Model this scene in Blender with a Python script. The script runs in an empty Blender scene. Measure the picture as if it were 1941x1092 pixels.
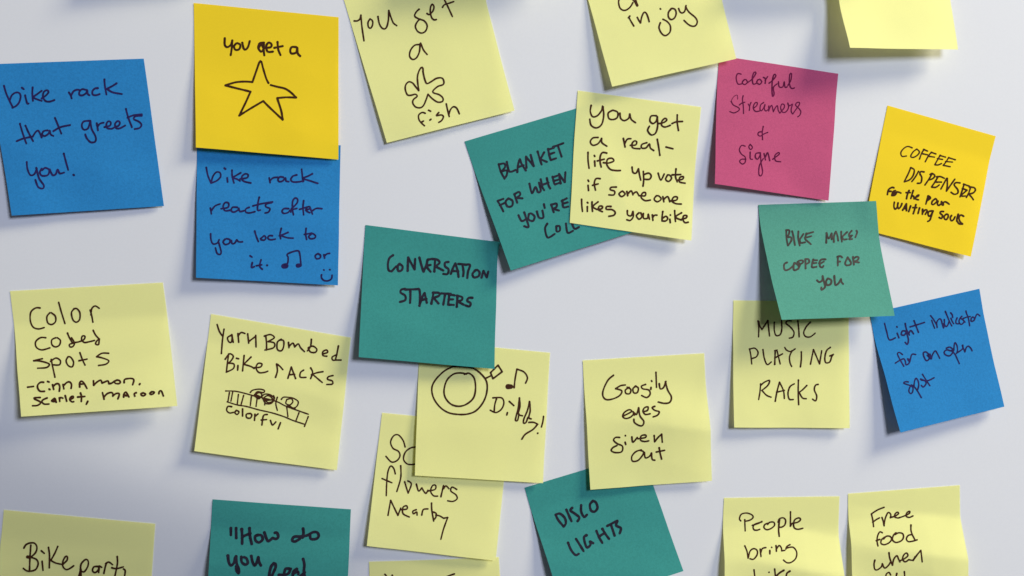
import bpy, math, random
from mathutils import Vector, Matrix
from mathutils.bvhtree import BVHTree
from mathutils import noise as mn

# ---------------------------------------------------------------- camera, world, lamps
scene = bpy.context.scene
col = scene.collection
MM = 0.001
DIST = 0.522                       # lens to wall, metres
FPX = 970.5 / math.tan(math.radians(25.0))
YAW = math.radians(-12.45); PITCH = math.radians(-1.02)
cy, sy, cp, sp = math.cos(YAW), math.sin(YAW), math.cos(PITCH), math.sin(PITCH)
RCAM = Matrix(((cy, 0, sy), (0, 1, 0), (-sy, 0, cy))) @ Matrix(((1, 0, 0), (0, cp, -sp), (0, sp, cp)))
TOW = Matrix(((1, 0, 0), (0, 0, -1), (0, 1, 0)))     # wall frame (right, up, out) to world
cam_data = bpy.data.cameras.new("camera")
cam = bpy.data.objects.new("camera", cam_data); col.objects.link(cam)
cam.matrix_world = Matrix.Translation((0, -DIST, 0)) @ (TOW @ RCAM).to_4x4()
cam_data.sensor_width = 36.0; cam_data.sensor_fit = 'HORIZONTAL'
cam_data.lens = 18.0 / math.tan(math.radians(25.0))
cam_data.clip_start = 0.01; cam_data.clip_end = 50
scene.camera = cam

world = bpy.data.worlds.new("World"); scene.world = world; world.use_nodes = True
bg = world.node_tree.nodes["Background"]
bg.inputs[0].default_value = (0.80, 0.86, 1.0, 1); bg.inputs[1].default_value = 0.08

def area(name, pos, target, sx, sy_, energy, colr):
    l = bpy.data.lights.new(name, 'AREA'); l.shape = 'RECTANGLE'; l.size = sx; l.size_y = sy_
    l.energy = energy; l.color = colr
    o = bpy.data.objects.new(name, l); col.objects.link(o)
    p = TOW @ Vector(pos); t = TOW @ Vector(target)
    o.location = p; o.rotation_euler = (t - p).to_track_quat('-Z', 'Y').to_euler()
    return o
# warm room lamp high on the right, raking along the wall; cooler broad light behind the camera
area("warm_room_lamp", (1.62, 1.42, 0.93), (0.10, 0, 0), 0.80, 0.62, 43.5, (1.0, 0.93, 0.66))
area("cool_window_light", (0.80, 0.56, 2.05), (0.10, 0, 0), 0.54, 0.54, 29.5, (0.72, 0.79, 1.0))

scene.view_settings.view_transform = 'Standard'; scene.view_settings.look = 'None'
scene.view_settings.exposure = 0.08; scene.view_settings.gamma = 1.0

# ---------------------------------------------------------------- helpers
def wallz(x, y):
    """height in metres of the buckled sheet that covers the wall, plus a bend added for shade"""
    h = 1.5 * mn.noise(Vector((x * 4.2 + 3.1, y * 2.6, 0.3))) + 0.55 * mn.noise(Vector((x * 10.5, y * 6.0, 7.7)))
    h += 0.9 * math.sin(x * 21 + 2.2 * math.sin(y * 5 + 1) + 0.6) * 0.35
    d = max(0.0, (-0.13 - x) * 0.4 + (-0.055 - y) * 1.0)  # shade put into the shape: lower left bends back to turn darker
    if d > 0: h -= 60 * (1 - math.exp(-460 * (math.sqrt(d * d + 0.0016) - 0.04) / 60))
    return h * MM

def ray(px, py):
    return RCAM @ Vector((px - 970.5, -(py - 546.0), -FPX))

def unproject(px, py, lift):
    d = ray(px, py); h = 0.0; x = y = 0
    for _ in range(6):
        t = (DIST - h) / -d.z
        x, y = d.x * t, d.y * t
        h = wallz(x, y) + lift
    return x, y

def new_mat(name, base, var=0.05, rough=0.9, trans=0.0, speck=0.0, spec=0.15, bump=0.012, nscale=1900):
    m = bpy.data.materials.new(name); m.use_nodes = True
    nt = m.node_tree; N = nt.nodes; L = nt.links
    b = N["Principled BSDF"]; out = N["Material Output"]
    b.inputs["Roughness"].default_value = rough
    b.inputs["Specular IOR Level"].default_value = spec
    tc = N.new("ShaderNodeTexCoord")
    n1 = N.new("ShaderNodeTexNoise"); n1.inputs["Scale"].default_value = nscale; n1.inputs["Detail"].default_value = 3
    n2 = N.new("ShaderNodeTexNoise"); n2.inputs["Scale"].default_value = 28; n2.inputs["Detail"].default_value = 3
    n3 = N.new("ShaderNodeTexNoise"); n3.inputs["Scale"].default_value = 950; n3.inputs["Detail"].default_value = 2
    for n in (n1, n2, n3): L.new(tc.outputs["Object"], n.inputs["Vector"])
    def rng(src, lo, hi, f0=0.3, f1=0.7):
        r = N.new("ShaderNodeMapRange"); L.new(src, r.inputs[0])
        r.inputs[1].default_value = f0; r.inputs[2].default_value = f1
        r.inputs[3].default_value = lo; r.inputs[4].default_value = hi
        return r.outputs[0]
    def mul(a, b_):
        r = N.new("ShaderNodeMath"); r.operation = 'MULTIPLY'; L.new(a, r.inputs[0]); L.new(b_, r.inputs[1]); return r.outputs[0]
    v = mul(rng(n1.outputs[0], 1 - var, 1 + var), rng(n2.outputs[0], 1 - var * 0.6, 1 + var * 0.6))
    v = mul(v, rng(n3.outputs[0], 1 - speck, 1 + speck * 0.4, 0.35, 0.6))
    mx = N.new("ShaderNodeVectorMath"); mx.operation = 'SCALE'
    mx.inputs[0].default_value = base
    L.new(v, mx.inputs["Scale"])
    L.new(mx.outputs[0], b.inputs["Base Color"])
    bp = N.new("ShaderNodeBump"); bp.inputs["Strength"].default_value = bump * 10; bp.inputs["Distance"].default_value = 0.00012
    L.new(n1.outputs[0], bp.inputs["Height"]); L.new(bp.outputs[0], b.inputs["Normal"])
    if trans > 0:
        t = N.new("ShaderNodeBsdfTranslucent"); L.new(mx.outputs[0], t.inputs[0])
        s = N.new("ShaderNodeMixShader"); s.inputs[0].default_value = trans
        L.new(b.outputs[0], s.inputs[1]); L.new(t.outputs[0], s.inputs[2]); L.new(s.outputs[0], out.inputs[0])
    return m

def mesh_obj(name, verts, faces, mat, parent=None, smooth=True):
    me = bpy.data.meshes.new(name); me.from_pydata([TOW @ Vector(v) for v in verts], [], faces)
    me.materials.append(mat)
    if smooth: me.polygons.foreach_set("use_smooth", [True] * len(me.polygons))
    me.update()
    o = bpy.data.objects.new(name, me); col.objects.link(o)
    if parent is not None: o.parent = parent
    return o

# ---------------------------------------------------------------- materials
PAPER = {
 'pale':   new_mat("pale_yellow_paper", (0.965, 0.945, 0.385), 0.014, trans=0.20),
 'gold':   new_mat("golden_yellow_paper", (0.98, 0.70, 0.026), 0.016, trans=0.12),
 'blue':   new_mat("blue_paper", (0.022, 0.225, 0.53), 0.06, trans=0.02, speck=0.06, spec=0.22),
 'teal':   new_mat("teal_paper", (0.042, 0.278, 0.248), 0.05, trans=0.02, speck=0.05, spec=0.22),
 'sea':    new_mat("lighter_teal_paper", (0.088, 0.325, 0.245), 0.06, trans=0.02, speck=0.05, spec=0.22),
 'pink':   new_mat("pink_paper", (0.545, 0.090, 0.200), 0.06, trans=0.05, speck=0.04, spec=0.2),
}
INK = {
 'brown':  new_mat("brown_black_ink", (0.050, 0.016, 0.005), 0.25, 0.7, spec=0.08, nscale=500),
 'navy':   new_mat("navy_ink", (0.020, 0.013, 0.080), 0.3, 0.7, spec=0.08, nscale=500),
 'plum':   new_mat("plum_ink", (0.105, 0.003, 0.040), 0.3, 0.7, spec=0.08, nscale=500),
 'black':  new_mat("black_ink", (0.020, 0.017, 0.030), 0.3, 0.7, spec=0.08, nscale=500),
 'grey':   new_mat("worn_grey_ink", (0.062, 0.054, 0.048), 0.3, 0.7, spec=0.08, nscale=500),
}
WALL = new_mat("white_sheet", (0.752, 0.750, 0.765), 0.008, 0.85, spec=0.2, bump=0.004, nscale=900)

# ---------------------------------------------------------------- the sheet on the wall
def build_wall():
    x0, x1, y0, y1, nx, ny = -0.62, 0.92, -0.48, 0.52, 230, 150
    V = []; F = []
    for j in range(ny + 1):
        for i in range(nx + 1):
            x = x0 + (x1 - x0) * i / nx; y = y0 + (y1 - y0) * j / ny
            V.append((x, y, wallz(x, y)))
    W = nx + 1
    for j in range(ny):
        for i in range(nx):
            a = j * W + i; F.append((a, a + 1, a + W + 1, a + W))
    n = len(V)                                        # a back and rim, so that the sheet has a body
    ring = [i for i in range(W)] + [j * W + nx for j in range(1, ny + 1)] + \
           [ny * W + i for i in range(nx - 1, -1, -1)] + [j * W for j in range(ny - 1, 0, -1)]
    for r in ring: V.append((V[r][0], V[r][1], -0.085))
    m = len(ring)
    for k in range(m):
        F.append((ring[k], n + k, n + (k + 1) % m, ring[(k + 1) % m]))
    F.append(tuple(n + k for k in range(m))[::-1])
    o = mesh_obj("wall", V, F, WALL)
    o['kind'] = 'structure'
    return o
build_wall()

# ---------------------------------------------------------------- notes
G = 44
built = []     # (BVH, ) of the notes already up, lowest first, in the wall frame

def surf_height(x, y):
    z = None
    for b in built:
        hit = b.ray_cast(Vector((x, y, 0.2)), Vector((0, 0, -1)))
        if hit[0] is not None and (z is None or hit[0].z > z): z = hit[0].z
    return z

def catmull(P, step):
    if len(P) == 1: P = [P[0], (P[0][0] + 0.6, P[0][1] + 0.4)]
    if len(P) == 2:
        n = max(1, int(math.dist(*P) / step))
        return [(P[0][0] + (P[1][0] - P[0][0]) * t / n, P[0][1] + (P[1][1] - P[0][1]) * t / n) for t in range(n + 1)]
    Q = [P[0]] + P + [P[-1]]; out = []
    for k in range(1, len(Q) - 2):
        p0, p1, p2, p3 = Q[k - 1], Q[k], Q[k + 1], Q[k + 2]
        n = max(2, int(math.dist(p1, p2) / step))
        for s in range(n):
            t = s / n
            out.append(tuple(0.5 * (2 * p1[c] + (p2[c] - p0[c]) * t * 0.9 + (2 * p0[c] - 5 * p1[c] + 4 * p2[c] - p3[c]) * t * t * 0.9
                        + (3 * p1[c] - p0[c] - 3 * p2[c] + p3[c]) * t ** 3 * 0.9
                        + 0.2 * (p2[c] - p1[c]) * (t + 0) * 1.0) if False else
                        0.5 * (2 * p1[c] + (p2[c] - p0[c]) * t + (2 * p0[c] - 5 * p1[c] + 4 * p2[c] - p3[c]) * t * t
                        + (3 * p1[c] - p0[c] - 3 * p2[c] + p3[c]) * t ** 3) for c in (0, 1)))
    out.append(P[-1]); return out

def ribbon(strokes, org, sc, width, bold, bvh, mat, parent, name, rnd):
    """handwriting: thin raised ink lines lying on the curved paper"""
    V = []; F = []; eye = Vector((0, 0, DIST))
    for si, st in enumerate(strokes):
        pts = [(org[0] + x / sc, org[1] + y / sc) for x, y in st[1]]
        r0 = (st[0] or width * bold) / sc / 2
        P = catmull(pts, 1.3)
        Q = [P[0]]
        for p in P[1:]:
            if math.dist(p, Q[-1]) > 0.25: Q.append(p)
        if len(Q) < 2: Q.append((Q[0][0] + 0.5, Q[0][1] + 0.3))
        T = []
        for i in range(len(Q)):
            a = Q[max(0, i - 1)]; b = Q[min(len(Q) - 1, i + 1)]; l = math.dist(a, b) or 1
            T.append(((b[0] - a[0]) / l, (b[1] - a[1]) / l))
        ph = rnd.random() * 50
        S = []
        def wd(i): return r0 * (1.0 + 0.16 * mn.noise(Vector((ph + i * 0.22, 0.5, si))) + (0.10 if i < 3 else 0))
        for e, hw in ((-1.0, 0.0), (-0.85, 0.5), (-0.5, 0.86)):
            S.append((Q[0][0] + T[0][0] * e * r0, Q[0][1] + T[0][1] * e * r0, T[0], hw * wd(0)))
        for i in range(len(Q)): S.append((Q[i][0], Q[i][1], T[i], wd(i)))
        for e, hw in ((0.5, 0.86), (0.85, 0.5), (1.0, 0.0)):
            S.append((Q[-1][0] + T[-1][0] * e * r0, Q[-1][1] + T[-1][1] * e * r0, T[-1], hw * wd(len(Q))))
        prev = None
        for i, (x, y, t, hw) in enumerate(S):
            hw = max(hw, 0.03)
            pair = []
            for sgn in (-1, 1):
                d = ray(x - t[1] * hw * sgn, y + t[0] * hw * sgn).normalized()
                hit = bvh.ray_cast(eye, d)
                if hit[0] is None: pair = None; break
                nrm = hit[1] if hit[1].z > 0 else -hit[1]
                lift = 0.00004 + ((si * 3) % 10) * 0.000006 + i * 0.0000004
                pair.append(hit[0] + nrm * lift)
            if pair is None: prev = None; continue
            V += pair; k = len(V) - 2
            if prev is not None: F.append((prev, prev + 1, k + 1, k))
            prev = k
    if not F: return None
    return mesh_obj(name, V, F, mat, parent)

def parse(s):
    out = []
    for st in s.replace('\n', ' ').split(';'):
        st = st.strip()
        if not st: continue
        w = None
        if st[0] == '*':
            h, st = st.split(' ', 1); w = float(h[1:])
        out.append((w, [tuple(float(c) for c in p.split(',')) for p in st.split()]))
    return out

def note(paper, corners, lifts, label, group=None, ink='brown', org=(0, 0), sc=1, width=10, lines=(),
         kink=0.2, power=1.06, crease=None, seed=0, wave=0.9):
    """one sticky note: corners are TL, TR, BR, BL; lifts (mm) of the loose bottom corners BL, BR"""
    rnd = random.Random(seed * 7 + 3)
    folds = [(rnd.uniform(0.35, 0.6), rnd.uniform(-0.5, 0.5), rnd.uniform(-0.7, 0.7)), (rnd.uniform(0.65, 0.9), rnd.uniform(-0.6, 0.6), rnd.uniform(-0.7, 0.7))]
    lb, rb = lifts[0] * MM, lifts[1] * MM
    base = 0.00025
    c = [unproject(*corners[0], base), unproject(*corners[1], base),
         unproject(*corners[2], base + rb), unproject(*corners[3], base + lb)]
    tl, tr, br, bl = [Vector(p) for p in c]
    V = []
    under = []
    for j in range(G + 1):
        v = j / G
        for i in range(G + 1):
            u = i / G
            p = (tl * (1 - u) + tr * u) * (1 - v) + (bl * (1 - u) + br * u) * v
            # paper edges are never quite straight
            e = 0.10 * MM * mn.noise(Vector((u * 3 + seed, v * 3, 2.2)))
            k = (v - kink) / (1 - kink); k = 0.5 * (k + math.sqrt(k * k + 0.0008)) - 0.5 * (math.sqrt(1.0008) - 1) * v; k = max(0.0, k)
            # rounded bend just below the glued strip, then nearly straight
            pr = (k ** power)
            h = base + (lb * (1 - u) + rb * u) * pr
            h += wave * MM * k * mn.noise(Vector((u * 2.3 + seed * 3.3, v * 1.6, seed)))
            h += 0.10 * MM * mn.noise(Vector((u * 6 + seed, v * 6, seed * 1.7)))* (0.3 + k)
            for (fa, fb, fc) in folds:              # slight handling dents
                q_ = abs(v - fa - fb * (u - 0.5)) / 0.22
                if q_ < 1: h += fc * MM * (1 - math.sqrt(q_ * q_ + 0.01)) * min(1.0, k * 3)
            if crease:
                (ca, cb, amt) = crease         # fold line from v=ca at the left to v=cb at the right
                dd = v - (ca + (cb - ca) * u)
                tent = 1 - (math.sqrt(dd * dd + 0.0003) / (0.30 if dd < 0 else 0.42))
                if tent > 0: h += amt * MM * tent * min(1.0, 0.25 + 1.1 * u)
            h = max(h, base * 0.8)
            x, y = p.x + e, p.y + e * 0.5
            z = wallz(x, y) + h
            V.append([x, y, z])
            s = surf_height(x, y)
            under.append(None if s is None else s + 0.00035)
    W = G + 1
    if any(u is not None for u in under):
        for it in range(60):                     # lay the sheet over the notes beneath, without sharp steps
            dz = [0.0] * len(V)
            for j in range(W):
                for i in range(W):
                    k = j * W + i
                    if under[k] is not None and V[k][2] < under[k]: V[k][2] = under[k]
            if it < 59:
                Z = [p[2] - wallz(p[0], p[1]) for p in V]
                if it == 0: own = None
                for j in range(W):
                    for i in range(W):
                        k = j * W + i; s = 0; n = 0
                        for a, b in ((1, 0), (-1, 0), (0, 1), (0, -1)):
                            if 0 <= j + a < W and 0 <= i + b < W: s += Z[k + a * W + b]; n += 1
                        m_ = s / n
                        # only lift, never press down
                        if m_ > Z[k]: V[k][2] += (m_ - Z[k]) * 0.5
    F = []
    for j in range(G):
        for i in range(G):
            a = j * W + i; F.append((a, a + W, a + W + 1, a + 1))
    bvh = BVHTree.FromPolygons([Vector(p) for p in V], F, all_triangles=False)
    o = mesh_obj("sticky_note", V, F, PAPER[paper])
    o['label'] = label; o['category'] = 'sticky note'; o['group'] = 'sticky notes stuck on the white wall'
    for ln in lines:
        nm, txt = ln[0], ln[1]
        w = ln[2] if len(ln) > 2 else width
        org_, sc_ = (ln[4][:2], ln[4][2]) if len(ln) > 4 else (org, sc)
        r = ribbon(parse(txt), org_, sc_, w, {'black': 1.38, 'navy': 1.28, 'brown': 1.17, 'plum': 1.22, 'grey': 1.3}[ink], bvh, INK[ink], o, nm, rnd)
        if r is not None and len(ln) > 3 and ln[3]: r['label'] = ln[3]
    built.append(bvh)
    return o

H = "handwriting"; D = "drawing"
# ---- notes beyond the upper edge of the frame, whose loose ends throw shadows into it
note('pale', [(165, -300), (400, -310), (407, -44), (183, -38)], (9, 7), "pale yellow sticky note above the top edge, left of the star note", seed=31)
note('pale', [(805, -330), (1068, -320), (1085, -68), (820, -66)], (17, 16), "pale yellow sticky note above the top edge, right of the starfish note", seed=32)
note('pale', [(1425, -300), (1620, -295), (1632, -44), (1437, -42)], (16, 15), "pale yellow sticky note above the top edge, left of the blank yellow note", seed=33)

# ---- left side
note('blue', [(-24, 122), (272.6, 111.2), (310.7, 390.7), (22.7, 408.8)], (4, 2),
 "blue sticky note at the far left reading bike rack that greets you!", ink='navy', org=(0, 90), sc=3.309, width=9.5, seed=1, lines=[
 (H, "25,240 38,285 60,335 82,378;62,330 75,300 100,283 122,287 130,310 120,345 100,368 78,378;137,252 150,262;158,300 165,330 172,352 180,352;205,250 203,290 207,335;262,272 235,292 210,312 232,325 262,335;262,320 290,300 305,280 295,268 275,280 270,310 285,335 310,340 342,330;432,282 443,300 450,320;447,300 462,275 485,265 505,270;545,268 515,262 498,280 500,298 520,300 542,285 548,268 550,290 562,300;615,255 595,258 580,275 582,295 600,300 625,293;655,200 658,240 668,295;732,225 700,245 665,262;675,262 695,276 720,285 765,292"),
 (H, "125,478 140,530 165,602;105,588 145,572 200,560;160,490 180,535 208,588;205,560 225,530 240,522 252,540 262,565;300,520 275,525 265,545 280,556 305,540 312,520 318,545 335,555;345,442 365,490 385,540;335,525 380,500 440,487;560,460 525,465 513,490 525,515 550,510 562,480 568,460;568,465 575,510 600,560 598,590 570,595 545,570 535,545;607,475 612,500 615,520;613,495 628,478 650,472;655,500 690,490 695,470 680,463 668,480 672,505 700,510 720,500 745,490 752,470 738,462 722,480 728,505 750,508 785,490;790,385 805,440 828,500;800,440 840,425 890,420;890,428 850,432 840,450 870,465 888,485 875,505 845,512"),
 (H, "168,718 172,760 190,800 215,795 232,760;228,755 245,820 275,865 268,885 240,875 222,830;262,760 250,785 265,805 300,800 310,770 285,755 265,770;312,765 330,800 350,795 362,765 375,790 402,785;400,665 412,710 428,768;460,798 466,802")])

note('blue', [(373, 258), (645.6, 275.6), (640.5, 541), (371.8, 526.4)], (5, 3),
 "blue sticky note tucked under the golden star note, with music notes and a smile",
 ink='navy', org=(350, 270), sc=3.9, width=10.5, seed=2, lines=[
 (H, "160,185 172,245 195,300;195,300 235,285 265,255 262,225 235,220 210,250 198,290;293,190 303,198;315,262 318,292;350,205 352,250 365,300;415,225 380,245 355,262 385,270 410,285;410,270 460,262 470,240 450,232 425,250 425,275 445,290 490,300;625,262 632,298;630,285 655,262 690,258;730,258 705,255 690,275 700,290 725,285 745,262 750,285 770,290;830,240 800,250 785,275 800,292 840,292 880,285;865,198 870,245 875,290;945,232 910,250 875,262;880,270 930,285 985,303"),
 (H, "190,485 198,528;198,505 225,470 262,455;270,490 320,480 325,450 300,445 285,475 300,505 340,500;390,480 355,480 345,505 365,515 395,500 400,485 410,510 440,505;478,480 455,490 450,512 475,522 520,512;552,405 542,450 540,500 560,500;505,470 560,455 650,440;645,445 605,455 600,475 630,490 620,515 595,522;770,490 735,490 720,510 735,525 765,518 780,500 785,515;790,490 830,450 835,420 815,412 798,440 798,500 805,535;785,500 830,488;880,430 875,480 880,535;850,495 905,478;895,500 925,490 925,475 905,480 900,505 925,520;930,490 945,530;945,505 975,488 1015,490"),
 (H, "192,675 195,720 210,750 240,745 255,720;250,735 262,775 270,810 262,828 240,820 228,780;300,715 285,735 300,755 330,745 335,720 310,712;345,725 352,748 370,745 385,720;385,720 400,735 428,735;518,655 530,695 545,733;562,712 578,698 590,690 600,705 590,722 565,720;650,690 625,690 615,708 635,720 670,715;715,635 705,680 710,712;765,665 730,680 700,690;715,690 760,705 802,708;898,635 895,680 902,718;885,680 915,675 940,670;940,675 918,695 930,712 960,708 968,690 950,675"),
 (H, "483,838 498,848;500,888 495,925 515,918;565,868 555,915 575,938;530,912 570,905;608,908 612,910;985,822 965,838 975,860 1000,855 1005,835 985,822;1030,830 1035,855;1032,842 1050,825 1072,820"),
 (D, "745,910 762,890 765,850 758,828 800,808 840,802 852,830 860,905;*38 732,915 750,912;*30 836,911 852,909", 10.5, "pair of joined music notes"),
 (D, "*13 1028,942 1031,944;*13 1072,940 1075,942;1012,978 1012,1000 1030,1020 1060,1023 1085,1008 1090,982", 10.5, "small smiling face")])

note('gold', [(367, 5.7), (641.9, 32.7), (641.6, 302.4), (371.3, 279.7)], (4.5, 2.5),
 "golden yellow sticky note with you get a written above a five-pointed star", org=(350, 0), sc=3.522, width=12.5, seed=3, lines=[
 (H, "268,255 268,300 285,315 308,300 318,270;318,270 315,320 308,368;345,290 330,310 340,333 365,328 372,300 352,288;385,285 395,325 410,330 425,310 435,275;530,285 500,290 492,320 510,345 525,330 530,290 528,330 532,370;495,318 512,298 526,320;540,320 575,315 580,295 560,285 545,310 555,345 590,345;620,280 625,330 640,368;598,320 655,308;745,315 715,315 705,340 715,358 745,350 752,318 755,355 772,375"),
 (D, "560,555 545,525 525,460 512,412 500,415 480,470 453,548;453,548 400,545 340,550 272,570;272,570 340,588 440,612;440,612 410,680 365,772;365,772 440,725 525,675;525,675 570,720 655,800;655,800 645,740 618,655;618,655 680,650 745,652;745,652 710,618 670,592 620,580 575,568", 12, "five-pointed star")])

note('pale', [(648, -14), (902, -72), (975.4, 209.7), (733.6, 270.5)], (3.5, 2.5),
 "pale yellow sticky note with a drawn starfish, reading you get a fish", org=(640, 0), sc=3.9, width=11, seed=4, lines=[
 (H, "122,155 145,155 165,140 172,112;172,112 180,200 195,302;240,140 225,165 228,200 245,208 258,185 258,155 240,140;298,122 310,180 335,212 360,205 375,150 378,78;378,78 395,130 412,170 437,190;603,68 580,90 570,120 600,140 640,155 662,190 650,230 620,245 590,230 575,195 590,160 610,142;660,100 680,108 705,80 712,50 700,32 688,50 685,90 695,130 712,147 730,145;785,-10 815,50 848,122;775,55 790,35 830,22 858,12"),
 (H, "605,330 570,335 540,370 532,415 555,440 585,425 605,380 610,322 616,325 635,370 662,403"),
 (D, "600,670 575,640 555,615 528,605 505,625 500,660 515,700 540,705 575,697 588,712 562,735 555,760 575,790 610,797 635,780 655,735 668,697;668,697 700,730 740,755 775,750 778,725 750,700 712,688 705,672 740,640 780,625 785,600 770,577 730,580 690,605 660,618 645,590 633,540 630,505 618,500 600,530 590,580 600,670", 11, "starfish with five rounded arms"),
 (H, "648,838 625,832 600,850 600,880 615,905 642,930;618,905 635,895;672,815 688,823;682,888 690,882;748,832 730,855 765,850 782,862 770,890 748,905;803,768 812,810 825,862;822,845 835,810 855,790 880,800 900,842")])

# ---- upper middle
note('teal', [(880.5, 268.2), (1118, 198), (1203, 439), (968.2, 512.9)], (7.5, 3.5),
 "teal sticky note reading blanket for when you're cold, partly under a pale yellow note", ink='black', org=(870, 170), sc=3.0333, width=9, seed=5, lines=[
 (H, "228,428 240,470 262,512;230,430 260,425 265,445 245,470;245,470 275,465 275,490 262,510;275,415 290,470 325,462;335,475 340,430 350,400;350,400 362,430 385,465;340,445 372,435;388,450 385,385;385,385 430,440;430,440 412,375;452,355 465,400 475,430;490,360 468,400;468,400 505,415;512,340 520,380 528,405;512,345 545,335;518,372 548,362;528,405 558,395;540,330 600,308;568,320 590,385"),
 (H, "222,640 240,670 255,700;222,640 255,628;235,665 265,650;285,625 268,645 280,672 305,668 308,640 285,625;318,600 335,650;318,602 345,588 352,605 330,622;330,622 365,625;405,540 420,595 440,560 455,590 470,580 460,535;470,515 480,560 490,578;505,508 515,550 525,568;478,548 515,535;538,500 548,540 555,545;538,505 565,495;545,525 570,518;552,545 580,535;585,540 575,485;575,485 608,532;608,532 612,475"),
 (H, "342,722 360,755 385,745;375,705 390,750 400,790 375,785;402,715 400,745 425,755 435,730 415,712 402,715;448,700 460,735 485,735 480,695;488,658 493,680;530,660 545,705;530,662 560,655 560,675 540,685;540,685 575,695;595,635 600,675 628,672;590,640 620,625;600,655 625,648"),
 (H, "508,770 495,800 510,850 550,830;560,785 562,815 580,810 578,785 560,785;615,770 625,822 655,812;650,770 665,800 690,790")])

note('pale', [(1095.2, 171.6), (1328.9, 203), (1310.1, 456.2), (1081, 422.2)], (5, 5),
 "pale yellow sticky note about a real-life upvote, lapping over a teal note", org=(870, 170), sc=3.0333, width=9, seed=6, power=1.5, lines=[
 (H, "760,90 755,125 768,155 795,150 820,120 825,95;828,98 832,150 820,200 790,220 760,205 752,170;880,120 858,135 862,165 885,172 910,160 912,130 885,118;925,135 930,165 950,178 975,165 982,140;982,140 990,170 1015,190;1135,150 1105,152 1098,180 1115,195 1135,180 1140,155;1140,155 1142,210 1130,250 1105,260 1085,235 1095,210;1150,195 1175,190 1195,175 1185,165 1168,180 1165,205 1185,215 1215,205;1255,145 1255,190 1262,235;1225,195 1250,185 1285,183"),
 (H, "800,275 770,278 755,300 770,320 800,310 820,280;820,280 822,305 850,325;945,280 955,330;952,310 968,285 988,282;985,320 1015,318 1022,300 1008,295 995,312 1000,335 1040,340;1080,305 1052,315 1050,335 1075,335 1095,312 1100,335 1120,350;1140,285 1148,330 1155,378;1190,330 1230,340"),
 (H, "742,360 742,405 748,452;778,378 781,384;780,410 782,440;850,365 825,362 812,385 812,420 818,445;795,410 835,400;830,420 860,422 890,410 880,395 855,400 850,430 870,458 900,465 928,465;995,445 1000,475 1018,480 1032,455;1032,455 1038,490 1045,520;1060,470 1062,520 1058,555;1060,490 1090,480 1105,495 1095,515 1065,515;1145,480 1160,520 1180,485;1200,490 1188,515 1205,528 1222,510 1212,492 1200,490;1248,455 1245,500 1255,530;1225,490 1275,488;1258,520 1285,515 1290,500 1270,505 1268,530 1300,538"),
 (H, "742,520 746,528;742,550 745,580;812,512 788,512 778,540 785,578;768,550 800,542;905,560 875,562 870,575 895,585 890,605 862,605;935,585 920,600 935,615 955,600 940,583;965,585 970,610;970,600 990,582 1000,605;1000,600 1020,588 1035,610;1040,610 1070,610 1072,592 1055,595 1048,620 1070,638 1100,635;1135,610 1122,630 1140,645 1162,630 1150,612 1135,610;1172,615 1178,645;1178,630 1200,615 1212,645;1215,640 1250,635 1255,618 1235,618 1225,640 1245,655 1278,658"),
 (H, "705,630 706,665 710,700;738,648 741,652;738,672 738,700;765,645 765,675 768,700;800,645 770,672 795,690;795,688 820,685 825,672 808,670 802,690 825,702;875,672 850,672 848,688 880,690 898,705 890,722 862,728;968,695 970,720 990,725 1000,700;1000,700 1002,730 985,752 965,748;1035,708 1020,725 1035,745 1052,730 1045,708;1060,712 1062,740 1085,738 1088,715 1095,745;1112,720 1115,752;1113,735 1125,722 1138,722;1172,700 1168,730 1168,755;1170,740 1190,728 1200,742 1188,755 1168,755;1215,720 1216,722;1212,745 1215,765;1240,695 1242,730 1245,758;1280,708 1245,732 1278,750;1280,745 1305,738 1310,725 1292,725 1288,748 1300,765 1318,762")])

note('pink', [(1363.5, 105.5), (1588.9, 139.8), (1571, 380.3), (1354.2, 348.7)], (6, 2.5),
 "pink sticky note reading colorful streamers and signs", ink='plum', org=(1330, 100), sc=3.639, width=7.5, seed=7, lines=[
 (H, "272,148 248,145 238,175 250,215 275,215;295,185 280,205 295,220 315,205 305,185 290,190;318,205 350,180 375,140 362,135 350,170 355,215 380,210;390,185 380,205 400,218 415,200 400,182;425,170 440,180 438,212;438,190 455,165;465,210 490,190 512,160 500,150 488,190 485,260 490,300 500,285 495,240 520,215;530,200 535,235 560,235 570,200 575,238 590,235;595,225 615,190 620,145 608,150 605,210 618,245 640,243"),
 (H, "*18 235,170 235,90 205,68 130,120 75,220;75,220 130,310 260,380 270,440 150,505 45,475;370,85 355,180 375,350 380,520;280,310 340,265 410,245;495,290 530,360 520,445;530,340 545,290 565,250;625,390 700,330 720,260 670,255 625,330 625,410 680,470 770,460;875,250 800,310 785,420 815,455 870,390 905,300;905,310 890,400 925,460 975,430;1000,335 1000,460;1000,440 1070,320 1110,480;1110,480 1160,380 1210,330 1230,440 1270,510;1270,510 1370,390 1380,310 1320,290 1290,380 1330,480 1400,490 1460,430 1485,350 1465,260;1465,280 1510,330 1580,290 1550,400 1555,490 1590,530;1590,530 1680,400 1750,300 1745,245 1680,260 1660,320 1740,400 1785,480 1760,560 1710,600", 24, None, (1380, 175, 12.94)),
 (H, "425,508 418,550 420,600;418,545 395,548 388,565 405,575 430,560 455,550"),
 (H, "300,645 275,640 260,670 275,700 300,720 300,755 280,768 262,750 275,735 305,735;335,632 325,650 338,668 350,652 335,632;335,685 335,730 350,735;400,690 375,695 370,720 385,735 402,710 405,690;405,690 410,760 420,820 410,848 395,840 398,780 425,730;430,695 440,740;440,720 455,690 470,745;490,735 535,700 530,688 505,710 510,745 545,752")])

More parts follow.
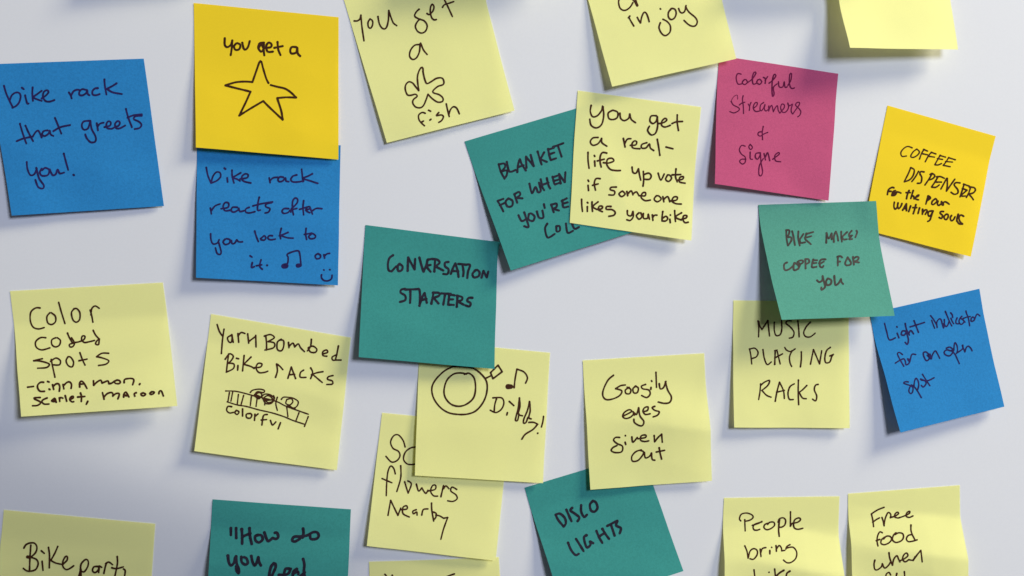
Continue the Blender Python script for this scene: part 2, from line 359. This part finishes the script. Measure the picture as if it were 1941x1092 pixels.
note('pale', [(1096, -76), (1338, -135), (1394.6, 112), (1160.2, 164.5)], (6.5, 6.5),
 "pale yellow sticky note reading in joy, its corner over the pink note", org=(1100, 0), sc=6.0656, width=17, seed=8, lines=[
 (H, "445,-10 440,30 455,90 490,118 530,115 575,80 605,30;598,-10 625,20 650,68 660,66;660,66 640,10 635,-10"),
 (H, "570,185 552,205;560,205 585,250 615,300;655,200 670,230 692,265;692,265 705,200 730,145 755,150 775,190 792,250;918,100 924,106;950,222 1000,250 1035,300 1030,370 980,410 935,385 905,320 920,262;1040,110 1015,140 1012,190 1040,225 1080,210 1102,160 1090,110 1050,98 1030,115;1130,98 1145,135 1170,150 1200,130 1215,65;1210,80 1250,140 1320,200 1345,250 1325,295 1285,302 1240,280 1192,235")])

note('pale', [(1566, -145), (1782, -150), (1815.2, 94.2), (1610.6, 90.9)], (17, 10),
 "blank bright yellow sticky note lifting off the wall at the top right", seed=9)

# ---- right side
note('gold', [(1682.5, 199.9), (1887.5, 258.1), (1840.1, 486.7), (1637, 435)], (1.5, 5),
 "golden yellow sticky note reading coffee dispenser for the poor waiting souls", org=(1630, 190), sc=3.5226, width=10.5, seed=10, power=0.95, lines=[
 (H, "355,140 280,115 210,150 160,220 180,285 255,280;435,160 370,210 330,285 370,305 440,270 480,210 435,160;560,165 520,230 480,335;550,165 620,195;530,240 620,260;690,215 640,270 580,380;680,215 765,245;640,285 740,300;840,265 790,350 745,430;830,270 930,300;790,325 880,340;745,430 800,435 860,410;985,305 940,380 890,440;985,310 1100,345;930,375 1050,385;890,440 1010,465", 22, None, (1690, 265, 9.1)),
 (H, "330,480 290,580 220,720;330,480 390,520 370,620 310,690 220,725;465,545 410,640 350,720;560,555 500,550 490,590 520,650 505,740 445,750;700,580 650,670 575,780;665,600 700,580 745,620 710,670 650,690;800,640 740,740 690,810;775,640 840,635 910,665;760,730 860,730;690,815 760,820 820,780;850,850 950,665;960,665 960,790 945,885;945,885 1090,680;1180,745 1110,740 1080,780 1140,860 1140,920 1080,940 1025,905;1250,765 1220,870 1180,985;1240,765 1340,800;1220,840 1300,870;1300,870 1200,965 1280,970;1360,830 1330,920 1290,995;1340,815 1420,825 1445,870 1400,920 1320,935;1330,935 1380,990 1410,1035", 25, None, (1690, 265, 9.1)),
 (H, "235,135 190,125 110,180 85,290;95,215 170,215;*80 240,240 245,270;190,310 215,220 270,200;300,230 350,235 395,255;200,310 260,300 300,240;585,195 545,290 525,385;515,245 610,245;680,195 650,290 625,380;640,320 690,330 700,390;720,360 790,330 815,300 770,310 735,360 740,395 800,410;1020,320 1000,400 970,505;*60 1020,360 1030,385;1030,320 1075,370 1000,430;1190,385 1120,440 1105,510 1150,515 1220,450 1215,400 1190,385;1250,440 1235,500 1265,540 1330,490;1330,450 1340,520 1370,530;1370,530 1375,470 1430,460 1505,510", 36, None, (1675, 345, 12.131)),
 (H, "245,465 235,560 260,625 310,580 330,480;330,480 320,560 345,615 395,560 420,495;435,650 520,500;520,500 525,660;*50 485,610 505,600;620,550 575,680;740,520 715,620 680,730;670,590 760,590;825,595 790,725;895,625 890,740;895,700 960,640 1000,660 955,745;1110,665 1040,680 1020,740 1045,790 1100,740 1130,665;1135,665 1090,800 1060,880 1015,905;1375,680 1310,680 1300,720 1350,770 1330,840 1275,815;1440,740 1390,790 1400,850 1440,865 1480,810 1480,750 1440,740;1560,770 1530,830 1560,895 1610,860 1640,800;1715,740 1690,830 1680,900;1840,790 1780,760 1740,790 1735,850 1760,920 1815,965;1690,900 1730,960 1815,970", 36, None, (1675, 345, 12.131))])

note('pale', [(1390.3, 569.4), (1610, 572), (1609.8, 811.7), (1391, 810.2)], (4, 3.5),
 "pale yellow sticky note reading music playing racks, its top under a teal note", org=(1370, 560), sc=4.0444, width=10.5, seed=11, lines=[
 (H, "270,195 276,250 274,318;275,200 285,235 300,262;300,262 345,192;345,192 358,310;395,205 395,270 410,308 440,300 452,260 450,190;525,195 495,195 485,215 515,240 545,280 538,318 510,328;575,195 582,260 585,318;672,205 640,240 620,285 635,315 670,318 708,290"),
 (H, "205,410 215,460 222,525;205,412 245,405 270,435 258,470 220,485;308,415 318,480 340,530 372,510;398,530 402,425;415,420 440,525;398,480 458,448;398,425 412,420;475,400 490,420 520,430 555,410;530,425 512,470 515,515 528,545;602,432 602,490 595,548;672,528 695,415;695,415 742,525;742,525 758,425;825,398 795,425 782,480 790,515 820,510 835,470 845,455;820,465 848,452"),
 (H, "290,678 285,740 275,798;290,690 320,665 358,652 345,690 300,728;300,728 335,765 370,780;402,812 415,740 435,665;435,665 465,730 472,790;412,742 472,728;548,678 515,700 500,750 510,795 540,798;580,648 578,740 582,838;645,690 610,725 585,742;585,742 610,785 640,792;732,682 710,690 702,725 720,770 712,808 688,795")])

note('blue', [(1649, 594), (1856.5, 547.4), (1902.5, 770.6), (1707.7, 820.3)], (10, 4.5),
 "blue sticky note reading light indicator for an open spot, at the right side", ink='navy', org=(1640, 540), sc=3.7643, width=9, seed=12, lines=[
 (H, "138,275 152,330 172,392 215,378;225,298 228,302;228,345 240,378;290,330 265,330 258,355 280,358 292,335;292,335 308,390 300,425 285,410;285,275 295,320 315,358;312,345 325,325 345,350;348,255 365,300 380,340;320,300 370,285 422,268"),
 (H, "185,460 220,560 280,715;150,310 250,440 340,600 360,690;360,690 350,520 430,410 490,450 520,560 565,705;565,705 590,560 590,430;575,560 640,660 700,610 740,500;620,170 690,340 760,510 830,640;790,215 840,280 860,370;800,390 840,490 890,570;1000,380 960,480 970,560 1050,570;1150,330 1090,400 1060,500 1100,580 1160,580 1230,500;1110,400 1180,440 1250,520;1280,160 1300,240 1360,400 1400,635;1190,400 1330,350 1420,340;1500,350 1450,400 1450,490 1530,470 1560,400 1500,350;1560,420 1600,320 1650,260 1730,320", 36, None, (1755, 580, 16.878)),
 (H, "205,320 150,280 110,300 140,380 230,540;70,480 160,425 230,400 260,450 270,510 320,490 350,420 300,400;300,400 340,450 370,340 400,310 455,320;650,270 600,280 605,350 650,430 700,410 710,330 650,270;670,330 740,400 770,320 820,250 860,300 905,390;720,310 750,400;1030,200 1100,180 1160,240 1130,310 1080,345 1010,320 990,270 1040,230 1110,250;1170,240 1180,130 1195,95 1230,150 1240,240 1220,300;1120,240 1190,310 1230,390 1275,490;1240,280 1310,235 1340,200 1340,140;1330,150 1380,270;1380,270 1400,200 1440,160 1490,200 1515,250", 22, None, (1690, 640, 9.93)),
 (H, "315,835 260,830 230,860 340,900 400,940 395,1020 360,1055 325,1010 340,940 370,900;420,920 430,830 460,765 500,820 510,900 490,980;370,890 430,930 490,1010 560,1130;545,780 620,810 650,860 600,930 560,900;580,690 650,800 720,905;560,800 680,810 800,755", 22, None, (1690, 640, 9.93))])

note('sea', [(1437.4, 388.3), (1657.4, 381.4), (1695.9, 598.9), (1481.8, 606.3)], (18, 13),
 "lighter teal sticky note reading bike makes coffee for you, curling well off the wall", ink='grey', org=(1420, 370), sc=4.368, width=13, seed=13, kink=0.12, power=1.2, lines=[
 (H, "125,80 130,250 160,430;120,75 190,80 195,140 150,240;160,240 230,240 245,310 170,430;260,100 290,220 325,420;405,105 400,260 435,430;520,165 430,300;430,300 460,370 560,355;590,150 560,270 600,320 690,400;590,165 745,120;555,255 700,215;1045,370 1050,140;1050,140 1100,270 1170,150;1170,160 1170,290;1220,350 1220,220 1265,110;1265,110 1300,200 1320,320;1390,110 1390,220 1405,340;1525,120 1410,230;1410,230 1440,290 1520,285;1630,90 1570,170 1580,220;1570,210 1640,200;1620,215 1570,285 1640,280;1740,90 1755,130 1715,240", 33, None, (1480, 430, 12.131)),
 (H, "145,820 80,860 75,950 110,1000 200,970 290,890;310,830 290,920 310,1000 400,960 400,890 340,840 310,830;390,810 440,870 400,970;385,810 440,775 510,780 500,830 420,870;565,750 570,960;560,745 630,745 655,810 580,860;750,750 720,850 720,930 820,920;760,770 835,770;730,840 820,830;1030,750 940,750 900,790 880,840;900,850 990,800;900,840 900,910 950,935 980,900;1310,690 1310,890;1300,690 1370,675 1410,705;1315,800 1365,800;1540,700 1480,830 1510,885 1600,870 1610,810 1540,710;1660,690 1680,870;1660,740 1740,690 1790,710 1760,770 1690,800;1700,800 1795,820", 34, None, (1480, 430, 12.131)),
 (H, "562,705 580,720 605,705 608,670;608,670 620,720 628,760 600,785 598,765;650,690 635,720 648,745 675,735 680,705 655,690;705,668 708,710 715,745 740,730 760,695;760,695 765,720 778,735")])

# ---- middle and lower rows
note('pale', [(19, 551.8), (308.7, 535.6), (336.2, 769.7), (40.3, 789.7)], (8, 8),
 "pale yellow sticky note reading color coded spots, cinnamon, scarlet, maroon", org=(10, 530), sc=3.9, width=11, seed=14, kink=0.27, power=1.0, lines=[
 (H, "258,210 225,210 190,240 185,300 205,350 245,365 288,355;330,245 308,275 315,320 345,332 372,310 370,270 340,245;395,168 415,240 442,325;510,215 490,245 500,295 525,315 550,295 552,245 530,215 510,215;628,225 640,270 648,315;634,262 640,215 665,195 695,212"),
 (H, "300,430 260,430 225,460 230,500 270,520 330,505;375,430 345,445 345,480 370,498 400,485 408,450 385,430;460,395 475,430 500,470 515,465;500,470 475,480 480,498 500,495 512,470 490,430;515,465 545,460 580,445 590,420 570,418 565,445 585,465 620,460 660,450;650,375 668,410 695,440;695,440 690,480 668,475 680,450 697,440"),
 (H, "275,585 210,600;210,600 270,605 325,625 305,650 240,655;340,590 350,640 368,722;335,605 375,580 408,600 400,630 355,630;465,570 450,600 465,635 495,645 505,610 485,575 465,570;552,540 570,590 590,632;545,600 605,588;765,545 715,545 675,570;675,570 720,580 765,600 745,625 690,635"),
 (H, "150,412 285,395;520,300 450,300 385,360 385,440 440,505 540,508;610,280 645,295;645,455 665,468;725,355 750,465;735,400 800,340 860,335 890,400 880,505;965,350 985,450;980,370 1060,300 1120,295 1160,350 1150,440;1350,410 1345,330 1380,275 1440,310 1515,440;1350,345 1460,335;1665,265 1668,370;1670,370 1740,300 1830,252 1862,318;1862,318 1930,290 1998,268 2020,330;2020,330 2080,322 2150,272;2205,248 2150,282 2168,323 2243,332 2285,300 2262,262 2205,248;2370,310 2384,235 2496,211 2571,220 2594,262 2566,356;2735,333 2721,352", 38, None, (40, 700, 12.131)),
 (H, "440,650 320,655 305,680 450,760 380,830 265,840;600,660 510,700 480,745 530,800 640,800;770,670 700,725 750,745 800,730 775,665 810,760;*40 735,725 785,725;880,655 890,740;885,690 910,650 960,665;1015,605 1050,735;1125,690 1200,660 1195,620 1145,640 1120,700 1170,750 1210,745;1365,545 1390,620 1385,740;1300,640 1465,625;1535,735 1500,805;1872,539 1909,689;1900,647 1980,563 2073,534 2111,563 2111,619;2111,609 2186,558 2252,558 2256,600 2228,680;2359,642 2364,572 2406,525 2439,563 2481,638;*50 2392,600 2439,609;2650,539 2603,563 2617,619;2809,544 2753,567 2776,605 2823,609 2865,572 2809,544;3011,516 2959,553 2987,581 3039,563 3067,525 3011,516;3170,563 3179,511 3226,502 3273,614", 38, None, (40, 700, 12.131))])

note('pale', [(399.8, 595.2), (665, 640), (638.6, 891.2), (368.2, 855.5)], (6, 3),
 "pale yellow sticky note reading yarn bombed bike racks, with a drawn colorful rack", org=(350, 580), sc=3.4125, width=9.5, seed=15, lines=[
 (H, "210,120 225,165 245,195;255,150 245,220 238,308;300,190 278,205 285,230 302,235 308,200;305,185 315,235;345,178 350,235;345,195 365,172 390,178;408,180 415,240;415,230 455,200;460,190 462,265;525,195 530,240 530,285;515,195 555,185 580,205 540,230;540,230 580,240 575,270 520,285;625,215 600,235 600,280 625,290 640,265 640,225 615,220;672,235 675,270;675,262 700,240 712,265;712,265 735,245 750,270 775,295;820,215 815,260 795,290;800,270 830,260 855,280 845,300 815,298 800,275;895,310 925,300 918,285 895,295 895,320 920,325;995,258 985,310 975,350;985,315 955,330 958,350 985,350 1012,350"),
 (H, "285,310 278,360 270,428;262,345 290,310 315,325 300,355 280,370;280,370 318,375 315,405 270,428;335,338 350,342;345,385 343,415;385,320 380,370 375,420;430,330 385,375;385,378 430,392 450,405;450,400 490,395 500,375 475,372 462,400 480,430 515,430 538,422;595,375 600,420 588,462;600,378 618,392 635,412;668,468 690,395;690,395 718,470;675,445 712,442;770,415 750,430 748,460 785,462;815,400 828,430 815,470;895,425 855,432 820,445;825,440 890,495;960,450 930,458 925,475 955,485 955,505 920,508"),
 (D, "265,550 330,552 400,568 460,585 530,600 600,620 660,650 800,700;275,620 340,640 400,650 480,672 560,690 640,715 700,740 775,765;290,560 280,620;312,552 300,615;348,572 340,640;382,578 365,640;432,585 425,645;470,590 462,650;520,600 518,640;600,590 590,630 600,675;660,650 668,715;740,690 718,748;800,715 775,780;425,560 440,545 480,538 515,545 510,560 470,555 455,580 480,600 500,575 485,560 460,570;*20 455,578 480,588;500,585 520,570 555,575 580,600 560,630 525,630 510,600 535,580 560,590 570,615 540,625 520,605;505,600 540,610 580,600 575,580;625,605 640,590 680,592 710,600 735,620 725,650 700,660 680,645;660,605 690,600 700,620 680,640 655,630 660,608;665,640 690,655 715,665", 8, "bike rack wrapped in scribbled yarn"),
 (H, "305,652 280,650 272,675 290,692 318,688;335,675 325,690 340,702 352,685 335,675;375,665 375,712;425,695 400,700 402,722 425,725 435,705 425,695;455,700 452,740;455,715 475,698;535,702 510,710 500,770;495,738 530,735;555,740 568,770 590,750;620,755 605,795")])

note('pale', [(699.5, 1064.7), (945.4, 1056), (955, 1300), (706, 1310)], (3, 3),
 "pale yellow sticky note at the bottom edge, just below the flowers nearby note", org=(680, 1040), sc=6.0656, width=17, seed=16, lines=[
 (H, "300,295 315,310 325,340;385,305 390,330;1100,290 1030,315 990,340")])

note('pale', [(724.2, 782.4), (967, 806), (939.5, 1062.5), (695.3, 1034.8)], (4, 3),
 "pale yellow sticky note reading flowers nearby, its corner under the ditty note", org=(680, 770), sc=3.391, width=9, seed=17, lines=[
 (H, "298,262 285,220 255,185 225,190 205,230 220,270 255,290 265,320 245,350 210,358 175,322;375,262 335,268 300,295 288,340 310,370 345,375 375,368"),
 (H, "235,435 225,400 205,385 188,420 180,490 177,575;150,465 180,478 213,492;270,382 270,460 245,548;295,485 310,535 318,558;318,558 338,500 315,480;370,500 385,545 405,525;405,525 430,560 445,540;445,545 490,535 495,510 475,510 462,545 480,575 507,578;528,582 545,510;545,530 560,512 580,530;630,535 600,520 592,545 625,570 632,595 605,612 572,608"),
 (H, "188,702 205,605;205,605 252,702;252,702 270,655;275,665 310,660 308,640 285,650 285,690 325,712;370,665 348,675 352,692 372,680 375,700;405,700 415,665 445,660;468,622 470,670 482,738;478,680 498,690 495,715 482,730;495,700 520,705 545,720;545,720 572,715;572,715 545,790 528,855")])

note('teal', [(994.2, 924.5), (1217.5, 857.7), (1295.6, 1082.5), (1066, 1149)], (9, 5),
 "teal sticky note reading disco lights, tilted, at the bottom centre", ink='black', org=(980, 870), sc=4.9176, width=17, seed=18, lines=[
 (H, "360,520 385,570 435,630;360,520 400,510 445,550 455,600 435,630;460,472 485,530 508,580;515,455 498,480 540,510 580,545 565,580;598,430 598,490 625,540 652,520;710,390 680,425 690,480 725,490 750,455 735,405 705,390"),
 (H, "475,780 505,850 545,895 575,885;550,745 585,800 620,858;650,710 625,730 635,790 655,825 685,800 680,770;680,770 710,785;740,670 765,730 795,782;795,650 825,700 858,745;762,725 815,690;840,625 935,575;875,610 910,715;935,578 925,620 968,645 958,692")])

note('pale', [(796, 645), (1042.7, 668.7), (1029.7, 916.2), (786.5, 901.6)], (4.5, 3.5),
 "pale yellow sticky note reading ditty, with a drawn ring bell and a music note", org=(770, 640), sc=3.7655, width=10.5, seed=19, lines=[
 (D, "335,205 270,240 210,300 183,360 195,430 240,495 300,535 370,548 440,545 500,520 550,460 575,390 575,320 545,270 490,225 430,208 335,205;430,260 385,252 335,262 290,305 270,375 280,430 320,475 375,490 430,475 480,430 495,360 485,290 450,255 415,262;568,290 605,272;602,250 655,197;655,197 685,243;685,243 620,293;620,293 602,250", 11, "two rings with a small lever"),
 (D, "*34 724,350 748,350;770,358 778,290 790,225;790,225 840,245 865,285 852,325", 10.5, "single music note"),
 (H, "618,430 680,430 697,465 680,510 640,535 600,518;645,435 632,480 628,530;735,455 768,485;722,535 718,552;808,430 812,490 800,545 830,558;808,430 800,500 785,560 780,590 795,590 805,545;880,455 885,520 875,570 892,580;880,455 865,520 840,580 838,610 855,605 868,570;875,605 910,605 938,618;938,618 905,655 850,690 825,725;980,562 975,600 965,638;*13 938,682 939,683")])

note('teal', [(692.7, 426.5), (944.5, 458.8), (937.4, 699.6), (679.9, 676.8)], (7.5, 5.5),
 "teal sticky note reading conversation starters, its lower edge over the ditty note", ink='black', org=(670, 410), sc=3.5226, width=11.5, seed=20, lines=[
 (H, "265,260 240,280 230,320 235,360 255,368;255,368 285,335;308,318 295,335 300,365 322,360 328,335 308,318;362,365 365,275;365,275 408,355;408,355 412,285;440,275 455,330 468,370;468,370 485,330 495,290;495,290 490,335 515,370;495,290 525,285;490,330 515,325;540,370 545,295;525,285 560,290 575,310 548,335;548,335 600,362;635,305 612,310 612,335 635,355 628,385 600,385;650,385 665,345 680,315;680,315 695,360 702,405;660,365 700,368;700,318 745,322;728,322 735,370 732,400;745,325 778,325 765,370 760,412;815,360 795,385 805,408 835,400 842,375 825,358 810,365;855,410 868,365;868,365 890,408;890,408 900,370"),
 (H, "345,485 320,490 315,510 345,530 345,560 310,572;345,490 425,487;380,500 380,545 378,578;425,487 440,490 445,540 442,598;440,598 460,540 475,512;475,512 490,578;452,560 488,552;520,585 535,510;530,510 570,512 572,530 535,545;535,545 568,582;585,515 650,518;612,520 600,590;640,525 632,590;640,522 675,528;635,555 665,555;632,590 670,592;695,530 690,605;690,530 725,540 722,560 695,568;695,568 735,590;795,545 770,545 760,565 782,580 775,602 748,595")])

note('pale', [(1104.6, 683.1), (1334.9, 669.7), (1349, 911.3), (1119.5, 928.5)], (4, 3),
 "pale yellow sticky note reading googly eyes given out, over the teal disco note", org=(1090, 660), sc=3.9, width=11, seed=21, crease=(0.44, 0.60, 3.4), kink=0.25, power=0.9, lines=[
 (H, "285,200 245,235 212,300 205,350 230,380 280,375 330,350 345,315 300,300;300,300 335,278 372,272;400,290 372,310 378,335 405,335 412,305 385,288;450,280 428,300 435,330 460,328 468,295 445,280;522,268 492,280 500,300 545,310 555,340 530,365 492,350;565,240 568,246;562,290 560,305;598,178 600,230 602,290;622,262 630,300 655,290 672,245;668,248 685,310 712,360 700,400 660,408 615,398"),
 (H, "360,500 400,480 420,465 400,455 365,475 352,505 375,520 410,510 435,485;430,470 438,495;440,480 455,490 470,440;470,440 480,500 508,540 500,570 475,572 440,550 435,525;505,470 535,460 540,435 515,440 502,465 520,490 555,485;590,430 570,440 590,460 622,470 610,495 578,508"),
 (H, "330,660 300,660 285,680 310,705 350,725 345,765 300,772 268,758 280,735 310,720;372,645 373,648;370,695 375,712;420,655 428,695 460,660;465,670 520,660 522,642 490,648 485,680 515,690 545,685;585,645 588,692;590,690 612,662 635,640;640,635 645,695"),
 (H, "490,752 450,765 420,800 425,835 465,830 500,790 505,765 480,755;512,770 520,810 550,800 565,775;565,775 570,820 590,828;622,735 630,780 640,820;600,768 662,755")])

note('pale', [(7.4, 966.5), (294.3, 992.9), (275, 1255), (-22, 1228)], (3, 3),
 "pale yellow sticky note reading bike party, in shade at the bottom left corner", org=(0, 950), sc=6.0656, width=18, seed=22, lines=[
 (H, "275,540 300,500 350,480 400,485 425,530 410,590 360,640;355,505 350,580 345,650 340,800;*34 315,640 345,645;360,645 420,670 440,720 410,785 340,805 300,795 270,772;475,570 510,600;485,690 495,795;558,530 570,620 568,765;665,520 630,600 585,680;585,680 640,710 720,728;720,728 770,680 775,640 755,635 725,690 725,750 760,785 800,775 848,742"),
 (H, "905,875 930,780;925,790 935,720 985,670 1015,690 1010,750 970,810 935,805;930,780 935,880;1130,750 1080,755 1065,800 1095,820 1130,790 1140,745;1140,745 1170,760;1140,770 1135,820;1195,830 1210,760 1225,710;1215,720 1250,700 1295,730;1348,635 1350,720 1320,870;1285,765 1340,775 1418,755;1420,780 1440,800 1430,880")])

note('teal', [(403.1, 946.5), (665.2, 965.4), (652, 1228), (388, 1205)], (12, 8),
 "teal sticky note reading how do you feel, cut by the bottom edge", ink='black', org=(380, 930), sc=6.0656, width=24, seed=23, lines=[
 (H, "350,430 350,510;410,430 412,545;475,440 480,520 480,610;565,430 570,520 590,612;480,530 575,490;665,510 630,525 635,575 675,595 715,560 700,515 660,510;735,480 755,540 780,580 830,545;830,545 870,555 895,530 880,485 855,485;1180,435 1185,490 1175,540;1160,530 1080,530 1055,570 1085,585 1140,555 1180,510;1185,525 1240,510 1290,480 1340,480 1360,520 1330,555 1270,555 1260,510"),
 (H, "315,745 325,820 350,860 385,830 400,770;410,755 415,830 440,900 440,950 415,920 410,870;470,760 475,820 515,850 545,830 530,780 500,765;585,750 600,820 625,860 655,810 665,765;665,765 675,820 695,860;*34 845,835 810,880 785,1000;860,840 865,880 835,950 815,1000;1030,900 980,900 960,960 955,1000;900,970 1000,960 1040,900;1110,900 1070,930 1060,1000;1060,960 1120,930 1125,960;1180,785 1195,850 1190,920 1200,995;1150,985 1200,940")])

note('pale', [(1372.5, 943.8), (1591.3, 940.8), (1592, 1183), (1372, 1185)], (7, 5),
 "pale yellow sticky note reading people bring, left of the free food note", org=(1350, 910), sc=6, width=15.5, seed=24, kink=0.25, power=0.9, crease=(0.44, 0.62, 4.8), lines=[
 (H, "325,465 310,440 330,390 390,375 450,395 465,425 430,455 380,468;370,450 372,510 375,578;455,515 520,495 565,470;565,475 490,500 465,530 475,565 510,570 540,560;640,490 600,505 588,540 620,565 670,550 708,515 700,480 655,480 630,505;750,480 765,440 810,430 835,460 825,510 790,535 755,535;*20 765,450 755,560 762,640;890,360 890,430 888,525;888,525 910,490;915,490 970,480 1005,450 985,430 940,450 925,500 935,545 975,560 1030,548"),
 (H, "370,748 395,810 408,890;410,880 430,810 470,780 510,800 510,850 470,900 430,895;545,785 550,830 555,870;550,830 570,780 610,768;675,765 676,766;655,800 655,840;725,745 730,810;728,790 760,745 785,770 790,805;790,805 825,800;885,735 850,755 838,785;850,772 920,765 960,820 950,890 900,935 850,940 810,910"),
 (H, "475,1020 485,1105;645,1048 647,1049;710,1010 720,1105;*22 815,1025 760,1060 720,1105;*22 885,1035 850,1060 840,1105")])

note('pale', [(1607.5, 935.8), (1819.2, 919.7), (1832, 1165), (1620, 1175)], (7, 5),
 "pale yellow sticky note reading free food when, at the bottom right", org=(1590, 910), sc=6, width=16, seed=25, kink=0.22, power=0.9, crease=(0.40, 0.56, 4.8), lines=[
 (H, "515,310 440,340 370,385;370,385 385,450 395,530;385,480 425,450 462,430;490,425 505,470 515,520;515,500 530,430 560,370 590,390 585,430;590,425 640,410 680,380 665,365 640,385 635,420 670,432;680,430 740,410 800,380 805,355 775,370 765,410 800,425 842,408"),
 (H, "495,600 465,590 440,640 435,700 445,750;425,690 465,675;520,650 485,680 480,720 520,735 575,710 600,670 580,640 540,640 510,670;650,600 620,630 610,680 650,710 710,690 735,650 725,610 680,600 640,620;820,510 820,570 835,620 865,680;835,620 790,630 768,670 790,700 840,695 890,680"),
 (H, "410,910 400,960 410,1015 440,1020 485,985 495,950;495,950 520,1000 560,975 590,930;570,825 580,890 610,968;610,968 625,900 660,860 680,900 695,930;700,915 745,895 785,860 770,830 740,850 725,900 755,930 795,905;795,905 840,910 870,870;845,915 890,850 932,800;932,800 940,860 948,930"),
 (H, "535,1105 540,1070 570,1050 590,1080;660,1060 650,1105;745,1040 750,1105")])
